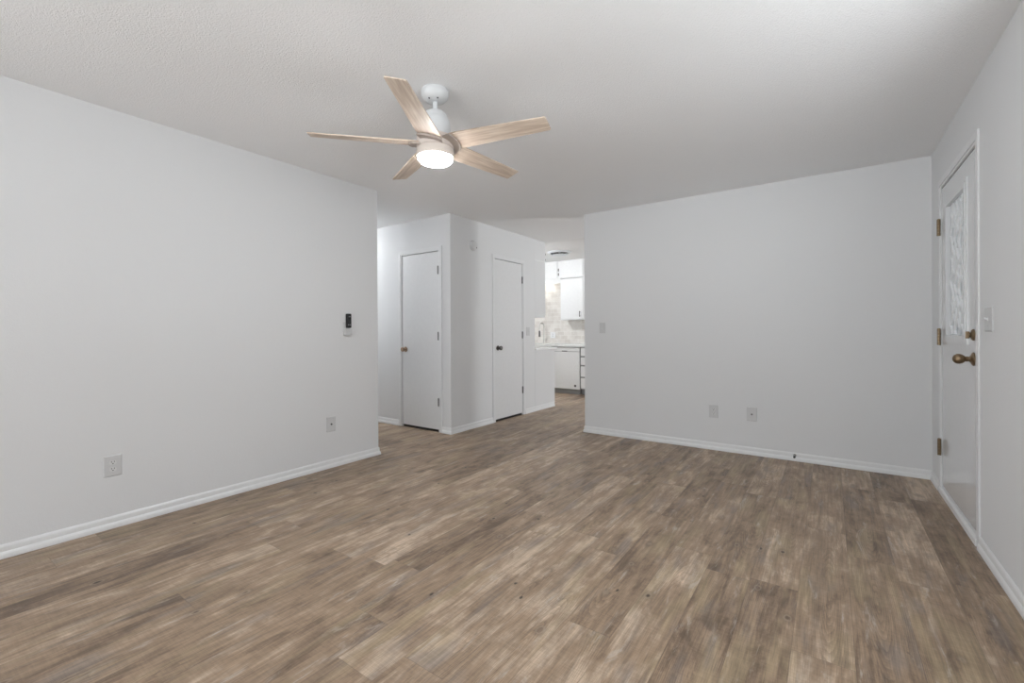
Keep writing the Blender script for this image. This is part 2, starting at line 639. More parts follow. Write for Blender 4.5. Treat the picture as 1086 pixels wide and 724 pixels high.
b = B(); bx(b, XW - T, XR + T, YF - T, YK + T, -0.06, 0.0)
struct('floor', b, M_FLOOR, 'weathered brown wood look plank floor through all the rooms', 'floor')
b = B(); bx(b, XW - T, XR + T, YF - T, 5.73, H, H + 0.12)
struct('ceiling', b, M_CEIL, 'textured white ceiling over the living room and hall', 'ceiling')
b = B(); bx(b, XW - T, XR + T, 5.73, YK + T, HK, H + 0.12)
struct('ceiling_kitchen', b, M_KCEIL, 'smooth bright white ceiling over the kitchen', 'ceiling')

b = B(); wall_y(b, XL - T, XL, YF, YLE, 0, H, [(-3.2, -1.0, 0.6, 2.15)])
wall_x(b, YLE - T, YLE, XW, XL - T, 0, H)
struct('wall_left', b, M_WALL, 'long white wall on the left that ends at the hall opening', 'wall')
b = B(); wall_x(b, YB, YB + T, XBL, XR, 0, H)
struct('wall_back', b, M_WALL, 'white wall facing the viewer between kitchen passage and entry door', 'wall')
b = B(); wall_y(b, XR, XR + T, YF - T, YK, 0, HK, [(D3[0] - 0.003, D3[1] + 0.003, -1, DZ3 + 0.003), (5.9, 6.7, 0.95, 2.05), (0.3, 2.1, 0.85, 2.1)])
struct('wall_right', b, M_WALL, 'white wall on the right that holds the entry door', 'wall')
b = B(); wall_x(b, YF - T, YF, XL - T, XR, 0, H, [(-2.25, 0.35, 0.5, 2.2)])
struct('wall_front', b, M_WALL, 'white wall behind the viewer with the added wide window', 'wall')
b = B()
wall_x(b, YC, YC + T, XW, XL, 0, H, [(D1[0] - 0.003, D1[1] + 0.003, -1, DZ + 0.003)])
struct('wall_hall', b, M_WALL, 'white wall face along the hall with the first closet door', 'wall')
b = B()
wall_y(b, XL - T, XL, YC + T, 5.39, 0, H, [(D2[0] - 0.003, D2[1] + 0.003, -1, DZ + 0.003)])
wall_x(b, 5.39 - T, 5.39, XW, XL - T, 0, H)
struct('wall_closet', b, M_WALL, 'white wall turning toward the kitchen with the second closet door', 'wall')
b = B(); wall_y(b, XW - T, XW, YLE - T, YK, 0, HK)
struct('wall_far', b, M_WALL, 'white wall closing the far end of hall and kitchen', 'wall')
b = B(); wall_x(b, YK, YK + T, XW - T, XR + T, 0, HK)
struct('wall_kitchen', b, M_WALL, 'white back wall of the kitchen', 'wall')
# backsplash tiles
b = B(); bx(b, XW, -2.6, YK - 0.010, YK, 0.893, HK - 0.002)
struct('trim_1', b, M_TILE, 'pale marble look tile backsplash above the kitchen counter', 'backsplash')

# baseboards: a small base with a shoe moulding in front
BP = [(0, 0.0), (0.0155, 0.0), (0.0165, 0.010), (0.0150, 0.022), (0.0110, 0.031), (0.0080, 0.034), (0.0080, 0.057), (0.0060, 0.064), (0.0025, 0.070), (0, 0.070)]


def baseboard(name, path, label):
    b = B()
    sweep_path(b, BP, path)
    return struct(name, b, M_TRIM, label, 'baseboard')


baseboard('baseboard_left', [(XW, YLE), (XL, YLE), (XL, YF)], 'white baseboard with shoe moulding along the long left wall')
baseboard('baseboard_back', [(XR, YB), (XBL, YB), (XBL, YB + T), (XR, YB + T)], 'white baseboard with shoe moulding along the back wall')
CW = 0.056
baseboard('baseboard_hall', [(D1[0] - CW, YC), (XW, YC)], 'white baseboard left of the first closet door')
baseboard('baseboard_closet', [(XL, D2[0] - CW), (XL, YC), (D1[1] + CW, YC)], 'white baseboard wrapping the closet corner between two doors')
baseboard('baseboard_kitchen', [(XL, 5.925), (XL, D2[1] + CW + 0.004)], 'white baseboard between second closet door and kitchen cabinet end')
baseboard('baseboard_right', [(XR, YF), (XR, D3[0] - 0.075)], 'white baseboard on the right wall before the entry door')
baseboard('baseboard_corner', [(XR, D3[1] + 0.075), (XR, YB)], 'short white baseboard between entry door and room corner')


# ------------------------------------------------------------------ doors
def casing_x(bm, x0, x1, ztop, y, cw, th):
    """flat casing on a wall facing -y around opening x0..x1, profile stepped, mitred"""
    for (a, c, t0) in ((0.0, cw * 0.30, th * 0.55), (cw * 0.30, cw, th)):
        # left, right, head as mitred quads
        def prism(p):
            f = [bm.verts.new((q[0], y, q[1])) for q in p]
            g = [bm.verts.new((q[0], y - t0, q[1])) for q in p]
            k = len(p)
            bm.faces.new(f); bm.faces.new(list(reversed(g)))
            for i in range(k):
                j = (i + 1) % k
                bm.faces.new((f[i], f[j], g[j], g[i]))
        prism([(x0 - a, 0), (x0 - a, ztop + a), (x0 - c, ztop + c), (x0 - c, 0)])
        prism([(x1 + a, 0), (x1 + c, 0), (x1 + c, ztop + c), (x1 + a, ztop + a)])
        prism([(x0 - a, ztop + a), (x1 + a, ztop + a), (x1 + c, ztop + c), (x0 - c, ztop + c)])


def knob_parts(parent, at, mat, label=None):
    """round passage knob on a door facing local -y"""
    b = B()
    lathe(b, [(0, 0), (0.031, 0), (0.032, 0.003), (0.029, 0.008), (0.018, 0.011), (0.0125, 0.014), (0.0115, 0.030), (0.016, 0.034),
              (0.0245, 0.040), (0.0275, 0.049), (0.0265, 0.058), (0.019, 0.064), (0, 0.066)], at, (0, -1, 0), 32)
    k = obj('door_knob', b, mat, parent, True)
    if label:
        k['label'] = label
    return k


def hinge_part(parent, x, z, mat, y=-0.0, hh=0.09, lab=None, r=0.0085):
    b = B()
    n = 5
    s = hh / n
    for i in range(n):
        lathe(b, [(0, z - hh / 2 + i * s + 0.0006), (r, z - hh / 2 + i * s + 0.0006), (r, z - hh / 2 + (i + 1) * s - 0.0006), (0, z - hh / 2 + (i + 1) * s - 0.0006)], (x, y - 0.005, 0), (0, 0, 1), 14)
    lathe(b, [(0, 0), (r * 0.8, 0), (r * 0.8, 0.003), (0, 0.006)], (x, y - 0.005, z + hh / 2), (0, 0, 1), 14)
    bx(b, x - 0.009, x + 0.009, y - 0.003, y + 0.0, z - hh / 2, z + hh / 2)
    h = obj('hinge', b, mat, parent, True)
    if lab:
        h['label'] = lab
    return h


def flat_door(name, label, loc, rz, w, knob_left, knob_mat, klab):
    """door seen from local -y; local x 0..w is the slab"""
    root = empty(name, loc, rz, label, 'door', kind='structure')
    b = B(); bx(b, 0, w, 0.002, 0.037, 0.028, DZ - 0.003, 0.002)
    obj('door_slab', b, M_DOOR, root)
    b = B(); casing_x(b, -0.003, w + 0.003, DZ + 0.003, 0.0, CW - 0.004, 0.011)
    obj('casing', b, M_CASING, root)
    b = B()
    bx(b, -0.003, 0.012, 0.038, 0.113, 0, DZ); bx(b, w - 0.012, w + 0.003, 0.038, 0.113, 0, DZ); bx(b, -0.003, w + 0.003, 0.038, 0.113, DZ - 0.012, DZ + 0.003)
    obj('jamb_stop', b, M_TRIM, root)
    kx = 0.058 if knob_left else w - 0.058
    b = B(); bx(b, 0.012, w - 0.012, 0.008, 0.030, 0.0005, 0.0275)  # black strip paints the shade in the gap below the slab
    sw = obj('gap_shade_strip', b, M_BLACK, root)
    sw['label'] = 'black strip painting the shaded gap under the door'
    k = knob_parts(root, (kx, 0.002, 0.925), knob_mat, klab)
    hx = w - 0.001 if knob_left else 0.001
    for z in (1.828, 1.083, 0.338):
        hinge_part(root, hx, z, M_HINGE)
    return root


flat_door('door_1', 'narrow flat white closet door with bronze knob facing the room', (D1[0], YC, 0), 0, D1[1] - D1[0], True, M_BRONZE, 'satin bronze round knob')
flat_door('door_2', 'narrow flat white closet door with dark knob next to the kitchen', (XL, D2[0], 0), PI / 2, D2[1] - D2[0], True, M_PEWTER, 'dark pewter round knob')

# dark closet interiors need a closed box behind the slabs
b = B(); wall_y(b, -4.62, -4.56, YC + T, 5.39 - T, 0, H)
wall_x(b, 4.38, 4.42, -4.56, XL - T, 0, H)
struct('wall_closet_divider', b, M_WALL, 'hidden white partition between the two closets', 'wall')

# entry door: local frame with x along -Y world (seen from the room, facing -x world)
w3 = D3[1] - D3[0]
door3 = empty('door_3', (XR, D3[1], 0), -PI / 2, 'glossy white entry door with tall obscure glass panel and brass knob', 'door', kind='structure')
# local x: 0 at hinge side (far), w3 at latch side (near); local -y points into the room
gx0, gx1, gz0, gz1 = 0.175, 0.67, 1.085, 1.945
b = B()
wall_x(b, 0.002, 0.046, 0, w3, 0.062, DZ3 - 0.004, [(gx0, gx1, gz0, gz1)])
obj('door_slab', b, M_ENTRY, door3)
# glazing frame moulding, two steps
b = B()


def frame(bm, x0, x1, z0, z1, wd, y0, y1):
    for p in ([(x0, z0), (x0, z1), (x0 - wd, z1 + wd), (x0 - wd, z0 - wd)], [(x1, z0), (x1 + wd, z0 - wd), (x1 + wd, z1 + wd), (x1, z1)],
              [(x0, z1), (x1, z1), (x1 + wd, z1 + wd), (x0 - wd, z1 + wd)], [(x0, z0), (x0 - wd, z0 - wd), (x1 + wd, z0 - wd), (x1, z0)]):
        f = [bm.verts.new((q[0], y0, q[1])) for q in p]
        g = [bm.verts.new((q[0], y1, q[1])) for q in p]
        bm.faces.new(f); bm.faces.new(list(reversed(g)))
        for i in range(4):
            j = (i + 1) % 4
            bm.faces.new((f[i], f[j], g[j], g[i]))


frame(b, gx0 + 0.012, gx1 - 0.012, gz0 + 0.012, gz1 - 0.012, 0.026, 0.012, -0.010)
frame(b, gx0 - 0.014, gx1 + 0.014, gz0 - 0.014, gz1 + 0.014, 0.026, 0.002, -0.005)
obj('glass_frame', b, M_ENTRY, door3)
b = B()
bx(b, gx0 + 0.002, gx1 - 0.002, 0.020, 0.026, gz0 + 0.002, gz1 - 0.002)
pane = obj('glass_pane', b, M_FGLASS, door3)
pane['label'] = 'obscure glass pane with interlaced wavy ribs'
# interlaced wavy glass ribs in front of the pane
b = B()
nr = 4
for k in range(nr):
    for sgn in (1, -1):
        pts = []
        xc = gx0 + 0.03 + (gx1 - gx0 - 0.06) * (k + 0.5) / nr
        for i in range(61):
            z = gz0 + 0.015 + (gz1 - gz0 - 0.03) * i / 60
            tt = (z - gz0) / 0.29 * 2 * PI + k * 0.7
            tri = math.asin(math.sin(tt)) / (PI / 2)
            x = xc + sgn * tri * 0.060
            x = max(gx0 + 0.016, min(gx1 - 0.016, x))
            pts.append((x, 0.016 + 0.002 * sgn, z))
        tube(b, pts, 0.0075, 8)
rib = obj('glass_rib', b, plain('white_glass_rib', (0.86, 0.875, 0.89), 0.22), pane, True)
rib['label'] = 'pale zigzag relief in the glass'
b = B(); casing_x(b, -0.006, w3 + 0.006, DZ3 + 0.006, 0.0, 0.060, 0.008)
obj('casing', b, M_CASING, door3)
b = B()
bx(b, -0.003, 0.012, 0.047, 0.113, 0.02, DZ3); bx(b, w3 - 0.012, w3 + 0.003, 0.047, 0.113, 0.02, DZ3); bx(b, -0.003, w3 + 0.003, 0.047, 0.113, DZ3 - 0.012, DZ3 + 0.003)
obj('jamb_stop', b, M_TRIM, door3)
b = B()
vsec = [(-0.013, 0.0), (-0.013, 0.030), (-0.004, 0.046), (0.020, 0.052), (0.110, 0.052), (0.110, 0.0)]
A = [b.verts.new((-0.050, y, z)) for y, z in vsec]
D = [b.verts.new((w3 + 0.030, y, z)) for y, z in vsec]
for i in range(len(vsec)):
    j = (i + 1) % len(vsec)
    b.faces.new((A[i], A[j], D[j], D[i]))
b.faces.new(A); b.faces.new(list(reversed(D)))
th = obj('threshold', b, M_TRIM, door3)
for z in (1.832, 1.080, 0.322):
    hinge_part(door3, -0.004, z, M_BRASS, -0.010, 0.112, 'antique brass hinge', 0.010)
# entry egg knob with rosette
kx = w3 - 0.062
b = B(); lathe(b, [(0, 0), (0.036, 0), (0.037, 0.004), (0.032, 0.009), (0.020, 0.013), (0.014, 0.018), (0.0125, 0.022), (0.0155, 0.027), (0.0125, 0.032),
                  (0.017, 0.037), (0.0240, 0.045), (0.0275, 0.057), (0.0265, 0.068), (0.020, 0.078), (0.010, 0.084), (0, 0.086)], (kx, 0.002, 0.972), (0, -1, 0), 36)
k = obj('door_knob', b, M_BRASS, door3, True); k['label'] = 'antique brass egg shaped knob'
b = B(); lathe(b, [(0, 0), (0.031, 0), (0.032, 0.004), (0.027, 0.010), (0.015, 0.013), (0.011, 0.015), (0.011, 0.020), (0, 0.020)], (kx, 0.002, 1.102), (0, -1, 0), 32)
k = obj('deadbolt', b, M_BRASS, door3, True); k['label'] = 'antique brass deadbolt rosette'
b = B(); bx(b, kx - 0.0055, kx + 0.0055, -0.031, -0.014, 1.102 - 0.019, 1.102 + 0.019, 0.003)
obj('thumb_turn', b, M_BRASS, k)
# added closed porch outside the entry door, keeps its glass from blowing out
b = B()
wall_y(b, 2.10, 2.16, 2.3, 4.9, -0.06, 2.5)
wall_x(b, 2.24, 2.30, XR + T, 2.16, -0.06, 2.5)
wall_x(b, 4.84, 4.90, XR + T, 2.16, -0.06, 2.5)
bx(b, XR + T, 2.16, 2.24, 4.90, 2.5, 2.56)
bx(b, XR + T, 2.16, 2.24, 4.90, -0.06, 0.0)
struct('wall_added_porch', b, M_WALL, 'pale enclosed porch added outside the entry door to dim its glass', 'wall')


# unseen windows added for fill daylight: behind and beside the camera, dining side
def window(name, label, root_loc, rz, wdt, z0, z1, nmull):
    r = empty(name, root_loc, rz, label, 'window', kind='structure')
    b = B()
    f = 0.05
    bx(b, 0, f, 0.03, 0.09, z0, z1); bx(b, wdt - f, wdt, 0.03, 0.09, z0, z1); bx(b, f, wdt - f, 0.03, 0.09, z0, z0 + f); bx(b, f, wdt - f, 0.03, 0.09, z1 - f, z1)
    for i in range(1, nmull):
        x = wdt * i / nmull
        bx(b, x - 0.025, x + 0.025, 0.03, 0.09, z0 + f, z1 - f)
    obj('window_frame', b, M_TRIM, r)
    b = B(); bx(b, -0.06, wdt + 0.06, -0.03, 0.03, z0 - 0.03, z0)
    obj('window_sill', b, M_TRIM, r)
    return r


window('added_window_1', 'wide white framed window added behind the viewer for daylight', (0.35, YF, 0), PI, 2.6, 0.5, 2.2, 3)
window('added_window_3', 'white framed window added in the left wall behind the viewer for daylight', (XL, -3.2, 0), PI / 2, 2.2, 0.6, 2.15, 2)
window('added_window_4', 'white framed window added in the right wall beside the viewer for daylight', (XR, 2.1, 0), -PI / 2, 1.8, 0.85, 2.1, 2)
window('added_window_2', 'white framed window added on the dining side for daylight', (XR, 6.7, 0), -PI / 2, 0.8, 0.95, 2.05, 1)


# ------------------------------------------------------------------ ceiling fan
FX, FY = -1.748, 1.757
fan = empty('ceiling_fan', (FX, FY, H), 0, 'white ceiling fan with five pale oak blades and a lit lamp below', 'ceiling fan')
b = B(); lathe(b, [(0, 0), (0.072, 0), (0.075, -0.004), (0.075, -0.018), (0.070, -0.036), (0.055, -0.052), (0.034, -0.060), (0.020, -0.061), (0, -0.061)], (0, 0, 0), (0, 0, 1), 56)
can = obj('canopy', b, M_FANW, fan, True)
cdir = Vector((0 - FX, 0 - FY, 0)).normalized()
for a in (-0.75, 0.30):
    d = Matrix.Rotation(a, 3, 'Z') @ cdir
    b = B(); lathe(b, [(0, -0.0035), (0.0042, -0.0035), (0.0042, 0.001), (0, 0.001)], (d.x * 0.046, d.y * 0.046, -0.0565), (d.x * 0.5, d.y * 0.5, -0.8), 12)
    obj('screw_hole', b, M_SLOT, can)
b = B(); lathe(b, [(0, -0.055), (0.013, -0.055), (0.013, -0.105), (0.021, -0.108), (0.024, -0.122), (0, -0.122)], (0, 0, 0), (0, 0, 1), 24)
obj('downrod', b, M_FANW, fan, True)
b = B(); lathe(b, [(0, -0.112), (0.028, -0.113), (0.050, -0.118), (0.066, -0.132), (0.069, -0.146), (0.070, -0.152), (0.076, -0.158), (0.082, -0.180), (0.083, -0.225), (0.080, -0.250), (0, -0.250)], (0, 0, 0), (0, 0, 1), 56)
obj('motor_housing', b, M_FANW, fan, True)
b = B(); lathe(b, [(0, -0.250), (0.086, -0.250), (0.098, -0.256), (0.100, -0.262), (0.100, -0.310), (0.096, -0.314), (0, -0.314)], (0, 0, 0), (0, 0, 1), 64)
obj('blade_hub', b, M_FANC, fan, True)
b = B(); lathe(b, [(0, -0.313), (0.092, -0.313), (0.0925, -0.318), (0.099, -0.319), (0.100, -0.323), (0.100, -0.358), (0.096, -0.363), (0.088, -0.363), (0, -0.350)], (0, 0, 0), (0, 0, 1), 64)
obj('light_kit', b, M_FANC, fan, True)
b = B(); lathe(b, [(0.0, -0.352), (0.092, -0.352), (0.0945, -0.362), (0.092, -0.374), (0.082, -0.386), (0.060, -0.395), (0.030, -0.400), (0, -0.401)], (0, 0, 0), (0, 0, 1), 64)
l = obj('lamp_lens', b, M_LENS, fan, True); l['label'] = 'glowing white opal lamp lens'
PITCH = math.radians(-13)
for k, ang in enumerate((13.0, 84.0, 156.5, 227.0, 300.5)):
    # blade in its own local frame: x outwards, y to the ccw side
    bl = B()
    pts = [(0.085, -0.050), (0.10, -0.062), (0.15, -0.066), (0.30, -0.061), (0.50, -0.054), (0.636, -0.049), (0.642, -0.044),
           (0.642, 0.044), (0.636, 0.049), (0.50, 0.054), (0.30, 0.061), (0.15, 0.066), (0.10, 0.062), (0.085, 0.050)]
    top = [bl.verts.new((x, y, 0.003)) for x, y in pts]
    bot = [bl.verts.new((x, y, -0.003)) for x, y in pts]
    bl.faces.new(top); bl.faces.new(list(reversed(bot)))
    for i in range(len(pts)):
        j = (i + 1) % len(pts)
        bl.faces.new((top[i], bot[i], bot[j], top[j]))
    o = obj('fan_blade', bl, M_BLADE, fan)
    o.location = (0, 0, -0.289)
    o.rotation_euler = (PITCH, 0, math.radians(ang))
    o['label'] = 'pale whitewashed oak blade'
    h = B()
    # curved holder shell hugging the hub underneath the blade root
    n = 12
    inn, out = [], []
    for i in range(n + 1):
        a = -0.62 + 1.24 * i / n
        inn.append((0.088 * math.cos(a), 0.105 * math.sin(a)))
        rr = 0.132 + 0.012 * (i / n - 0.5) ** 2
        out.append((rr * math.cos(a) + 0.012, 0.120 * math.sin(a)))
    loop = inn + out[::-1]
    tp = [h.verts.new((x, y, -0.004)) for x, y in loop]
    bt = [h.verts.new((x, y, -0.012)) for x, y in loop]
    h.faces.new(tp); h.faces.new(list(reversed(bt)))
    for i in range(len(loop)):
        j = (i + 1) % len(loop)
        h.faces.new((tp[i], bt[i], bt[j], tp[j]))
    bh = obj('blade_holder', h, M_TAUPE, fan)
    bh.location = (0, 0, -0.289)
    bh.rotation_euler = (PITCH, 0, math.radians(ang))
    bh['label'] = 'taupe blade holder'


# ------------------------------------------------------------------ wall plates (local frame: x right, y into wall, z up; centre at origin)
def plate(bm, w_, h_, th=0.006):
    vs = [(-w_ / 2, -h_ / 2), (w_ / 2, -h_ / 2), (w_ / 2, h_ / 2), (-w_ / 2, h_ / 2)]
    e = 0.004
    A = [bm.verts.new((x, 0, z)) for x, z in vs]
    Bq = [bm.verts.new((x, -th * 0.5, z)) for x, z in vs]
    Cq = [bm.verts.new((x - math.copysign(e, x), -th, z - math.copysign(e, z))) for x, z in vs]
    bm.faces.new(A); bm.faces.new(Cq)
    for P, Q in ((A, Bq), (Bq, Cq)):
        for i in range(4):
            j = (i + 1) % 4
            bm.faces.new((P[i], P[j], Q[j], Q[i]))


def screw(parent, x, z, y=-0.006, r=0.003):
    b = B(); lathe(b, [(0, 0), (r, 0), (r * 0.8, 0.001), (0, 0.0013)], (x, y, z), (0, -1, 0), 12)
    return obj('screw', b, M_PLATE, parent)


def make_outlet(name, loc, rz, label, w_=0.080, h_=0.118, group='duplex outlets on the walls', pm=None):
    r = empty(name, loc, rz, label, 'outlet', group)
    b = B(); plate(b, w_, h_)
    obj('cover_plate', b, pm or M_PLATE, r)
    for s in (-1, 1):
        b = B()
        zc = s * 0.0195
        pts = [(0.0168 * math.cos(t) * 1.0, max(-0.0125, min(0.0125, 0.0168 * math.sin(t)))) for t in [2 * PI * i / 28 for i in range(28)]]
        A = [b.verts.new((x, -0.006, zc + z)) for x, z in pts]
        D = [b.verts.new((x, -0.0075, zc + z)) for x, z in pts]
        b.faces.new(A); b.faces.new(list(reversed(D)))
        for i in range(28):
            j = (i + 1) % 28
            b.faces.new((A[i], D[i], D[j], A[j]))
        f = obj('receptacle', b, M_PLATE2, r)
        b = B()
        bx(b, -0.0078, -0.0052, -0.0081, -0.0074, zc + 0.0005, zc + 0.0090)
        bx(b, 0.0052, 0.0078, -0.0081, -0.0074, zc + 0.0010, zc + 0.0085)
        lathe(b, [(0, 0), (0.0030, 0), (0.0030, 0.0007), (0, 0.0007)], (0, -0.0074, zc - 0.0065), (0, -1, 0), 12)
        obj('slot', b, M_SLOT, f)
    screw(r, 0, 0)
    return r


def make_jack(name, loc, rz, label, w_=0.083, h_=0.124):
    r = empty(name, loc, rz, label, 'cable jack', 'cable jack plates low on the walls')
    b = B(); plate(b, w_, h_)
    obj('cover_plate', b, M_PLATE, r)
    b = B(); lathe(b, [(0.0, 0), (0.0075, 0), (0.0075, 0.003), (0.0048, 0.003), (0.0048, 0.010), (0.0036, 0.010), (0.0, 0.006)], (0, -0.006, 0), (0, -1, 0), 18)
    j = obj('coax_connector', b, M_HINGE, r, True)
    for z in (0.042, -0.042):
        screw(r, 0, z)
    return r


def make_switch(name, loc, rz, label, w_=0.074, h_=0.116):
    r = empty(name, loc, rz, label, 'light switch', 'toggle switches beside the openings')
    b = B(); plate(b, w_, h_)
    obj('cover_plate', b, M_PLATE, r)
    b = B(); bx(b, -0.0055, 0.0055, -0.0085, -0.0058, -0.0125, 0.0125, 0.001)
    obj('toggle_collar', b, M_PLATE2, r)
    b = B()
    vs = bx(b, -0.0045, 0.0045, -0.020, -0.007, -0.0045, 0.0045, 0.0)
    for v in b.verts:
        v.co.z += (-0.007 - v.co.y) * 0.55
    o = obj('toggle', b, M_PLATE2, r)
    for z in (0.030, -0.030):
        screw(r, 0, z)
    return r


RZL = PI / 2      # plates on walls whose face looks toward +x
make_outlet('duplex_outlet', (XL, 0.790, 0.362), RZL, 'white duplex outlet low on the long left wall', 0.084, 0.122)
make_outlet('duplex_outlet', (-0.905, YB, 0.365), 0, 'white duplex outlet left of the cable jack on the back wall', 0.080, 0.120)
make_jack('cable_jack', (XL, 2.195, 0.364), RZL, 'white cable jack plate low near the left wall end')
make_jack('cable_jack', (-0.582, YB, 0.369), 0, 'white cable jack plate right of the outlet on back wall')
make_switch('light_switch', (-2.035, YB, 0.0 + 1.167), 0, 'white toggle switch at the left edge of back wall', 0.070, 0.115)
make_switch('light_switch', (XL, 5.212, 1.133), RZL, 'white toggle switch between dark knob closet door and kitchen', 0.080, 0.115)
make_switch('light_switch', (XR, 3.094, 1.180), -PI / 2, 'white toggle switch on the right wall beside entry door', 0.128, 0.118)

# fan remote in its wall cradle
r = empty('remote_control', (XL, 2.358, 1.232), RZL, 'slim black remote control hanging on the left wall', 'remote control')
b = B(); bx(b, -0.0245, 0.0245, -0.026, -0.008, -0.062, 0.062, 0.008)
obj('remote_body', b, M_BLACK, r)
for (x, z, sx, sz) in ((0.003, 0.036, 0.009, 0.005), (-0.007, -0.035, 0.0055, 0.007), (0.009, -0.035, 0.005, 0.007)):
    b = B(); bx(b, x - sx, x + sx, -0.0275, -0.0258, z - sz, z + sz, 0.0006)
    obj('remote_button', b, M_GREYBTN, r)
for z in (0.008, -0.006, -0.015):
    b = B(); bx(b, -0.008, 0.010, -0.0270, -0.0258, z - 0.0028, z + 0.0028, 0.0004)
    obj('remote_button', b, plain('dark_button', (0.05, 0.05, 0.055), 0.5), r)
r = empty('remote_holder', (XL, 2.347, 1.150), RZL, 'white wall cradle below the black remote control', 'remote holder')
b = B()
bx(b, -0.033, 0.033, -0.0065, 0.0, -0.040, 0.070, 0.002)
obj('back_plate', b, M_PLATE, r)
b = B()
bx(b, -0.033, 0.033, -0.034, -0.0065, -0.040, -0.034)
bx(b, -0.033, 0.033, -0.034, -0.030, -0.034, 0.012)
bx(b, -0.033, -0.029, -0.030, -0.0065, -0.034, 0.012)
bx(b, 0.029, 0.033, -0.030, -0.0065, -0.034, 0.012)
obj('cup', b, M_PLATE, r)

# round door chime / detector high on the closet side wall
r = empty('smoke_detector', (XL, 4.042, 2.140), RZL, 'small round white detector high beside the closet corner', 'smoke detector')
b = B(); lathe(b, [(0, 0), (0.060, 0), (0.062, 0.004), (0.061, 0.012), (0, 0.012)], (0, 0, 0), (0, -1, 0), 40)
obj('base_ring', b, M_PLATE, r, True)
b = B(); lathe(b, [(0, 0.011), (0.054, 0.011), (0.054, 0.022), (0.048, 0.030), (0.020, 0.034), (0, 0.034)], (0, 0, 0), (0, -1, 0), 40)
obj('cover', b, M_PLATE2, r, True)
b = B(); lathe(b, [(0, 0), (0.009, 0), (0.008, 0.003), (0, 0.004)], (0.034, -0.030, -0.022), (0.2, -1, -0.1), 16)
obj('test_button', b, M_GREYBTN, r, True)

# door stop on the back baseboard
r = empty('door_stop', (-0.252, YB - 0.008, 0.050), 0, 'small metal door stop screwed into the back baseboard', 'door stop')
b = B(); lathe(b, [(0, 0), (0.011, 0), (0.011, 0.003), (0.006, 0.006), (0.0055, 0.050), (0, 0.050)], (0, 0, 0), (0, -1, -0.05), 16)
obj('stop_rod', b, plain('aged_nickel', (0.25, 0.24, 0.22), 0.4, 0.8), r, True)
b = B(); lathe(b, [(0, 0.048), (0.009, 0.048), (0.010, 0.053), (0.009, 0.064), (0.006, 0.066), (0, 0.066)], (0, 0, 0), (0, -1, -0.05), 16)
obj('rubber_tip', b, M_BLACK, r, True)

# ------------------------------------------------------------------ kitchen
YD = 7.20                       # front of the lower units on the back wall
CT0, CT1 = 0.853, 0.893


def bar_handle(parent, x, y, z, length, vertical=True, mat=M_PEWTER, r=0.007):
    b = B()
    if vertical:
        tube(b, [(x, y - 0.028, z - length / 2), (x, y - 0.028, z + length / 2)], r, 10)
        for s in (-1, 1):
            tube(b, [(x, y - 0.028, z + s * length * 0.35), (x, y, z + s * length * 0.35)], r * 0.8, 8)
    else:
        tube(b, [(x - length / 2, y - 0.028, z), (x + length / 2, y - 0.028, z)], r, 10)
        for s in (-1, 1):
            tube(b, [(x + s * length * 0.35, y - 0.028, z), (x + s * length * 0.35, y, z)], r * 0.8, 8)
    return obj('handle', b, mat, parent, True)


# dishwasher
dx0, dx1 = -4.228, -3.630
r = empty('dishwasher', ((dx0 + dx1) / 2, YD + 0.3, 0), 0, 'white built in dishwasher under the kitchen counter', 'dishwasher')
o0 = (dx0 + dx1) / 2
hw = (dx1 - dx0) / 2
b = B(); bx(b, -hw + 0.004, hw - 0.004, -0.27, 0.28, 0.02, CT0 - 0.006)
obj('tub', b, M_GREY, r)
b = B(); bx(b, -hw + 0.002, hw - 0.002, -0.300, -0.270, 0.092, 0.760, 0.004)
dr = obj('door_panel', b, M_DW, r)
b = B(); lathe(b, [(0, 0), (0.021, 0), (0.021, 0.003), (0, 0.003)], (hw - 0.088, -0.300, 0.155), (0, -1, 0), 24)
bd = obj('badge', b, M_HINGE, dr); bd['label'] = 'small round dark badge'
b = B(); bx(b, -hw + 0.002, hw - 0.002, -0.300, -0.270, 0.768, CT0 - 0.012, 0.004)
cp = obj('control_panel', b, M_DW, r)
b = B(); bx(b, -0.055, 0.055, -0.3035, -0.2995, 0.764, 0.778, 0.001)
obj('handle', b, M_HINGE, cp)
b = B(); bx(b, -hw + 0.004, hw - 0.004, -0.262, -0.255, 0.0, 0.085)
tk = obj('toe_kick', b, M_GREY, r); tk['label'] = 'grey recessed toe kick'


def base_cabinet(x0, x1, label, drawers, doors, seams=True):
    r = empty('base_cabinet', ((x0 + x1) / 2, YD + 0.3, 0), 0, label, 'cabinet', 'white lower kitchen cabinets')
    hw = (x1 - x0) / 2
    b = B(); bx(b, -hw, hw, -0.280, 0.318, 0.095, CT0 - 0.001)
    cc = obj('carcass', b, M_GREY if drawers else M_CAB, r)  # grey carcass puts the shade between the drawers into its colour
    b = B(); bx(b, -hw, hw, -0.235, 0.30, 0.0, 0.095)
    obj('toe_kick', b, M_GREY, r)
    zs = drawers
    for za, zb in zs:
        b = B(); bx(b, -hw + 0.012, hw - 0.012, -0.300, -0.2805, za, zb, 0.003)
        d = obj('drawer', b, M_CAB, r)
        bar_handle(d, 0, -0.300, (za + zb) / 2, 0.12, False)
    for i in range(doors):
        w_ = 2 * hw / doors
        b = B(); bx(b, -hw + i * w_ + 0.012, -hw + (i + 1) * w_ - 0.012, -0.300, -0.2805, 0.12, CT0 - 0.03, 0.003)
        d = obj('door', b, M_CAB, r)
        bar_handle(d, -hw + (i + 0.5) * w_ + (0.5 - i % 2) * w_ * 0.7, -0.300, 0.72, 0.12)
    return r


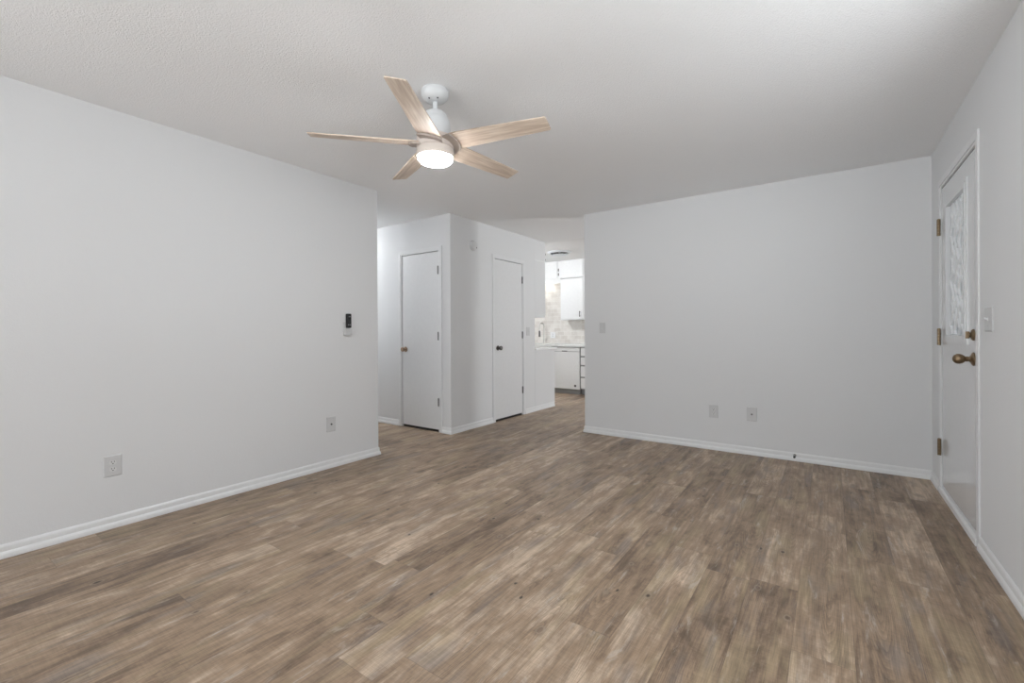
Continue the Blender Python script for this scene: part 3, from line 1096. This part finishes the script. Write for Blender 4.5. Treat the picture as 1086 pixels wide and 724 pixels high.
base_cabinet(-3.622, -3.000, 'white drawer cabinet right of the dishwasher, partly behind the wall end', [(0.112, 0.298), (0.327, 0.506), (0.535, 0.664), (0.694, 0.838)], 0)
base_cabinet(-5.120, -4.234, 'white sink cabinet left of the dishwasher under the faucet', [], 2)

b = B(); bx(b, XW + 0.001, -3.0, YD - 0.022, YK - 0.0105, CT0, CT1, 0.003)
tag(obj('countertop', b, M_COUNTER), 'white quartz countertop over dishwasher along the kitchen back wall', 'countertop')
b = B(); bx(b, -5.90, XL + 0.026, 5.392, 5.985, CT0 + 0.006, CT1 - 0.002, 0.003)
tag(obj('countertop', b, M_COUNTER), 'white countertop ending beside the wall opening near the switch', 'countertop')

# peninsula-side base cabinet whose painted end panel closes the wall
r = empty('base_cabinet', (-4.4, 5.66, 0), 0, 'white painted cabinet end under the nearer countertop', 'cabinet', 'white lower kitchen cabinets')
b = B(); bx(b, -1.2, XL + 4.4, -0.268, 0.285, 0.0, CT0 + 0.005)
p = obj('carcass', b, M_WALL, r)
for i in range(2):
    b = B(); bx(b, -1.18 + i * 1.05, -0.16 + i * 1.05, 0.2855, 0.300, 0.12, 0.82, 0.003)
    obj('door', b, M_CAB, r)

# upper cabinet over it (short row above a tall row)
r = empty('wall_cabinet', (-4.4, 5.54, 1.335), 0, 'white upper cabinet end hanging over the nearer countertop', 'cabinet', 'white upper kitchen cabinets')
b = B(); bx(b, -1.2, XL + 4.4, -0.148, 0.135, 0.0, H - 1.335 - 0.0015)
obj('carcass', b, M_WALL, r)
b = B(); bx(b, -0.02, XL + 4.4 + 0.004, -0.130, 0.137, 0.805, 0.820, 0.001)
obj('trim_band', b, M_TRIM, r)
b = B(); bx(b, -0.05, XL + 4.4 - 0.004, 0.1355, 0.152, 0.02, 0.79, 0.002)
obj('door', b, M_CAB, r)
b = B(); bx(b, -0.05, XL + 4.4 - 0.004, 0.1355, 0.152, 0.83, 1.09, 0.002)
d = obj('door', b, M_CAB, r)
for z in (0.85, 0.93):
    b = B(); tube(b, [(XL + 4.4 - 0.006, 0.156, z - 0.012), (XL + 4.4 - 0.006, 0.156, z + 0.012)], 0.006, 8)
    obj('hinge', b, M_HINGE, d)

# upper cabinets on the back wall
YU = 7.52


def upper(x0, x1, z0, z1, label, doors, hinge_x=None, handle=None, gapm=0.012):
    r = empty('wall_cabinet', ((x0 + x1) / 2, YU + 0.15, z0), 0, label, 'cabinet', 'white upper kitchen cabinets')
    hw = (x1 - x0) / 2
    b = B(); bx(b, -hw, hw, -0.132, 0.1495, 0, z1 - z0)
    obj('carcass', b, M_CAB, r)
    for (a, c) in doors:
        b = B(); bx(b, a - (x0 + x1) / 2, c - (x0 + x1) / 2, -0.150, -0.1322, gapm, z1 - z0 - gapm, 0.003)
        d = obj('door', b, M_CAB, r)
        if handle:
            bar_handle(d, handle[0] - (x0 + x1) / 2, -0.150, handle[1] - z0, 0.105, True, M_PEWTER, 0.008)
        if hinge_x:
            if abs(hinge_x - a) < 0.06 or abs(hinge_x - c) < 0.03:
                for z in (2.215, 2.300):
                    b = B(); bx(b, hinge_x - 0.010 - (x0 + x1) / 2, hinge_x + 0.010 - (x0 + x1) / 2, -0.156, -0.150, z - 0.026 - z0, z + 0.026 - z0, 0.002)
                    obj('hinge', b, M_PEWTER, d)
    return r


upper(-4.210, -3.655, 2.135, HK - 0.001, 'short white upper cabinet at the ceiling over the tall one', [(-4.205, -3.722)], hinge_x=-4.228)
upper(-5.20, -4.212, 2.135, HK - 0.001, 'short white upper cabinet left of the paired dark hinges', [(-5.19, -4.262)])
upper(-4.195, -3.655, 1.345, 2.125, 'tall white upper cabinet with dark handle above the dishwasher', [(-4.185, -3.722)], handle=(-3.775, 1.450))
# valence board with its lamp over the sink
b = B()
n = 24
lo = []
for i in range(n + 1):
    x = -5.20 + (5.20 - 4.197) * i / n
    lo.append((x, 2.045 + 0.012 * math.cos((i / n) * 6 * PI)))
loop = [(-4.197, 2.1345), (-5.20, 2.1345)]
loop = lo + loop
f0 = [b.verts.new((x, YU + 0.012, z)) for x, z in loop]
f1 = [b.verts.new((x, YU + 0.030, z)) for x, z in loop]
b.faces.new(f0); b.faces.new(list(reversed(f1)))
for i in range(len(loop)):
    j = (i + 1) % len(loop)
    b.faces.new((f0[i], f1[i], f1[j], f0[j]))
tag(obj('valence', b, M_CAB), 'white scalloped valence board over the sink', 'valence')
r = empty('under_cabinet_lamp', (-4.72, YU + 0.17, 2.10), 0, 'glowing lamp bar behind the valence over the sink', 'lamp')
b = B(); bx(b, -0.26, 0.26, -0.04, 0.04, 0.012, 0.034, 0.003)
obj('lamp_body', b, M_FANW, r)
b = B(); bx(b, -0.25, 0.25, -0.032, 0.032, -0.004, 0.012)
obj('lamp_lens', b, M_UNDER, r)

# faucet
r = empty('faucet', (-4.665, 7.70, CT1), -0.0, 'tall gooseneck pull down faucet with dark spray tip', 'faucet')
b = B(); lathe(b, [(0, 0), (0.030, 0), (0.030, 0.006), (0.024, 0.012), (0.0225, 0.075), (0.017, 0.085), (0, 0.085)], (0, 0, 0), (0, 0, 1), 24)
obj('faucet_base', b, M_NICKEL, r, True)
pts = [(0, 0, 0.08), (0, 0, 0.2), (0, 0, 0.31)]
for i in range(1, 17):
    a = PI * i / 16
    pts.append((0, -0.085 + 0.085 * math.cos(a), 0.31 + 0.095 * math.sin(a)))
pts.append((0, -0.17, 0.25))
b = B(); tube(b, pts, 0.0135, 14)
obj('spout', b, M_NICKEL, r, True)
b = B(); lathe(b, [(0, 0), (0.0165, 0), (0.018, -0.03), (0.0195, -0.11), (0.016, -0.12), (0, -0.12)], (0, -0.17, 0.25), (0, 0, 1), 18)
obj('spray_head', b, M_PEWTER, r, True)
b = B(); tube(b, [(0.020, 0, 0.05), (0.05, -0.01, 0.062), (0.085, -0.03, 0.10)], 0.007, 10)
obj('lever', b, M_NICKEL, r, True)

make_outlet('duplex_outlet', (-4.53, YK - 0.010, 1.055), 0, 'white double plate on the kitchen tile beside the faucet', 0.118, 0.118, 'duplex outlets on the walls', M_CAB)

# round ceiling diffuser
r = empty('ceiling_vent', (-3.745, 6.70, HK), 0, 'round white ceiling air diffuser in the kitchen', 'ceiling vent')
b = B(); lathe(b, [(0.150, -0.001), (0.205, -0.001), (0.207, -0.007), (0.175, -0.022), (0.158, -0.026), (0.150, -0.022), (0.150, -0.001)], (0, 0, 0), (0, 0, 1), 48)
obj('outer_ring', b, M_ALU, r, True)
b = B(); lathe(b, [(0, -0.002), (0.149, -0.002), (0.149, -0.006), (0, -0.006)], (0, 0, 0), (0, 0, 1), 48)
obj('duct_opening', b, M_DARKGREY, r, True)
b = B(); lathe(b, [(0, -0.0061), (0.02, -0.0061), (0.02, -0.030), (0.085, -0.034), (0.128, -0.046), (0.130, -0.050), (0, -0.052)], (0, 0, 0), (0, 0, 1), 48)
obj('centre_cone', b, M_ALU, r, True)


def flush_lamp(loc, label, lens):
    r = empty('ceiling_lamp', loc, 0, label, 'ceiling lamp')
    b = B(); lathe(b, [(0, -0.001), (0.15, -0.001), (0.155, -0.02), (0.15, -0.03), (0, -0.03)], (0, 0, 0), (0, 0, 1), 40)
    obj('lamp_base', b, M_FANW, r, True)
    b = B(); lathe(b, [(0, -0.0301), (0.120, -0.0301), (0.140, -0.06), (0.143, -0.10), (0.12, -0.14), (0.07, -0.16), (0, -0.165)], (0, 0, 0), (0, 0, 1), 40)
    obj('lamp_lens', b, lens, r, True)


flush_lamp((-4.62, 6.02, HK), 'flush round ceiling lamp in the middle of the kitchen', M_KLAMP)
flush_lamp((-5.45, 3.12, H), 'flush round ceiling lamp in the hall', M_HLAMP)
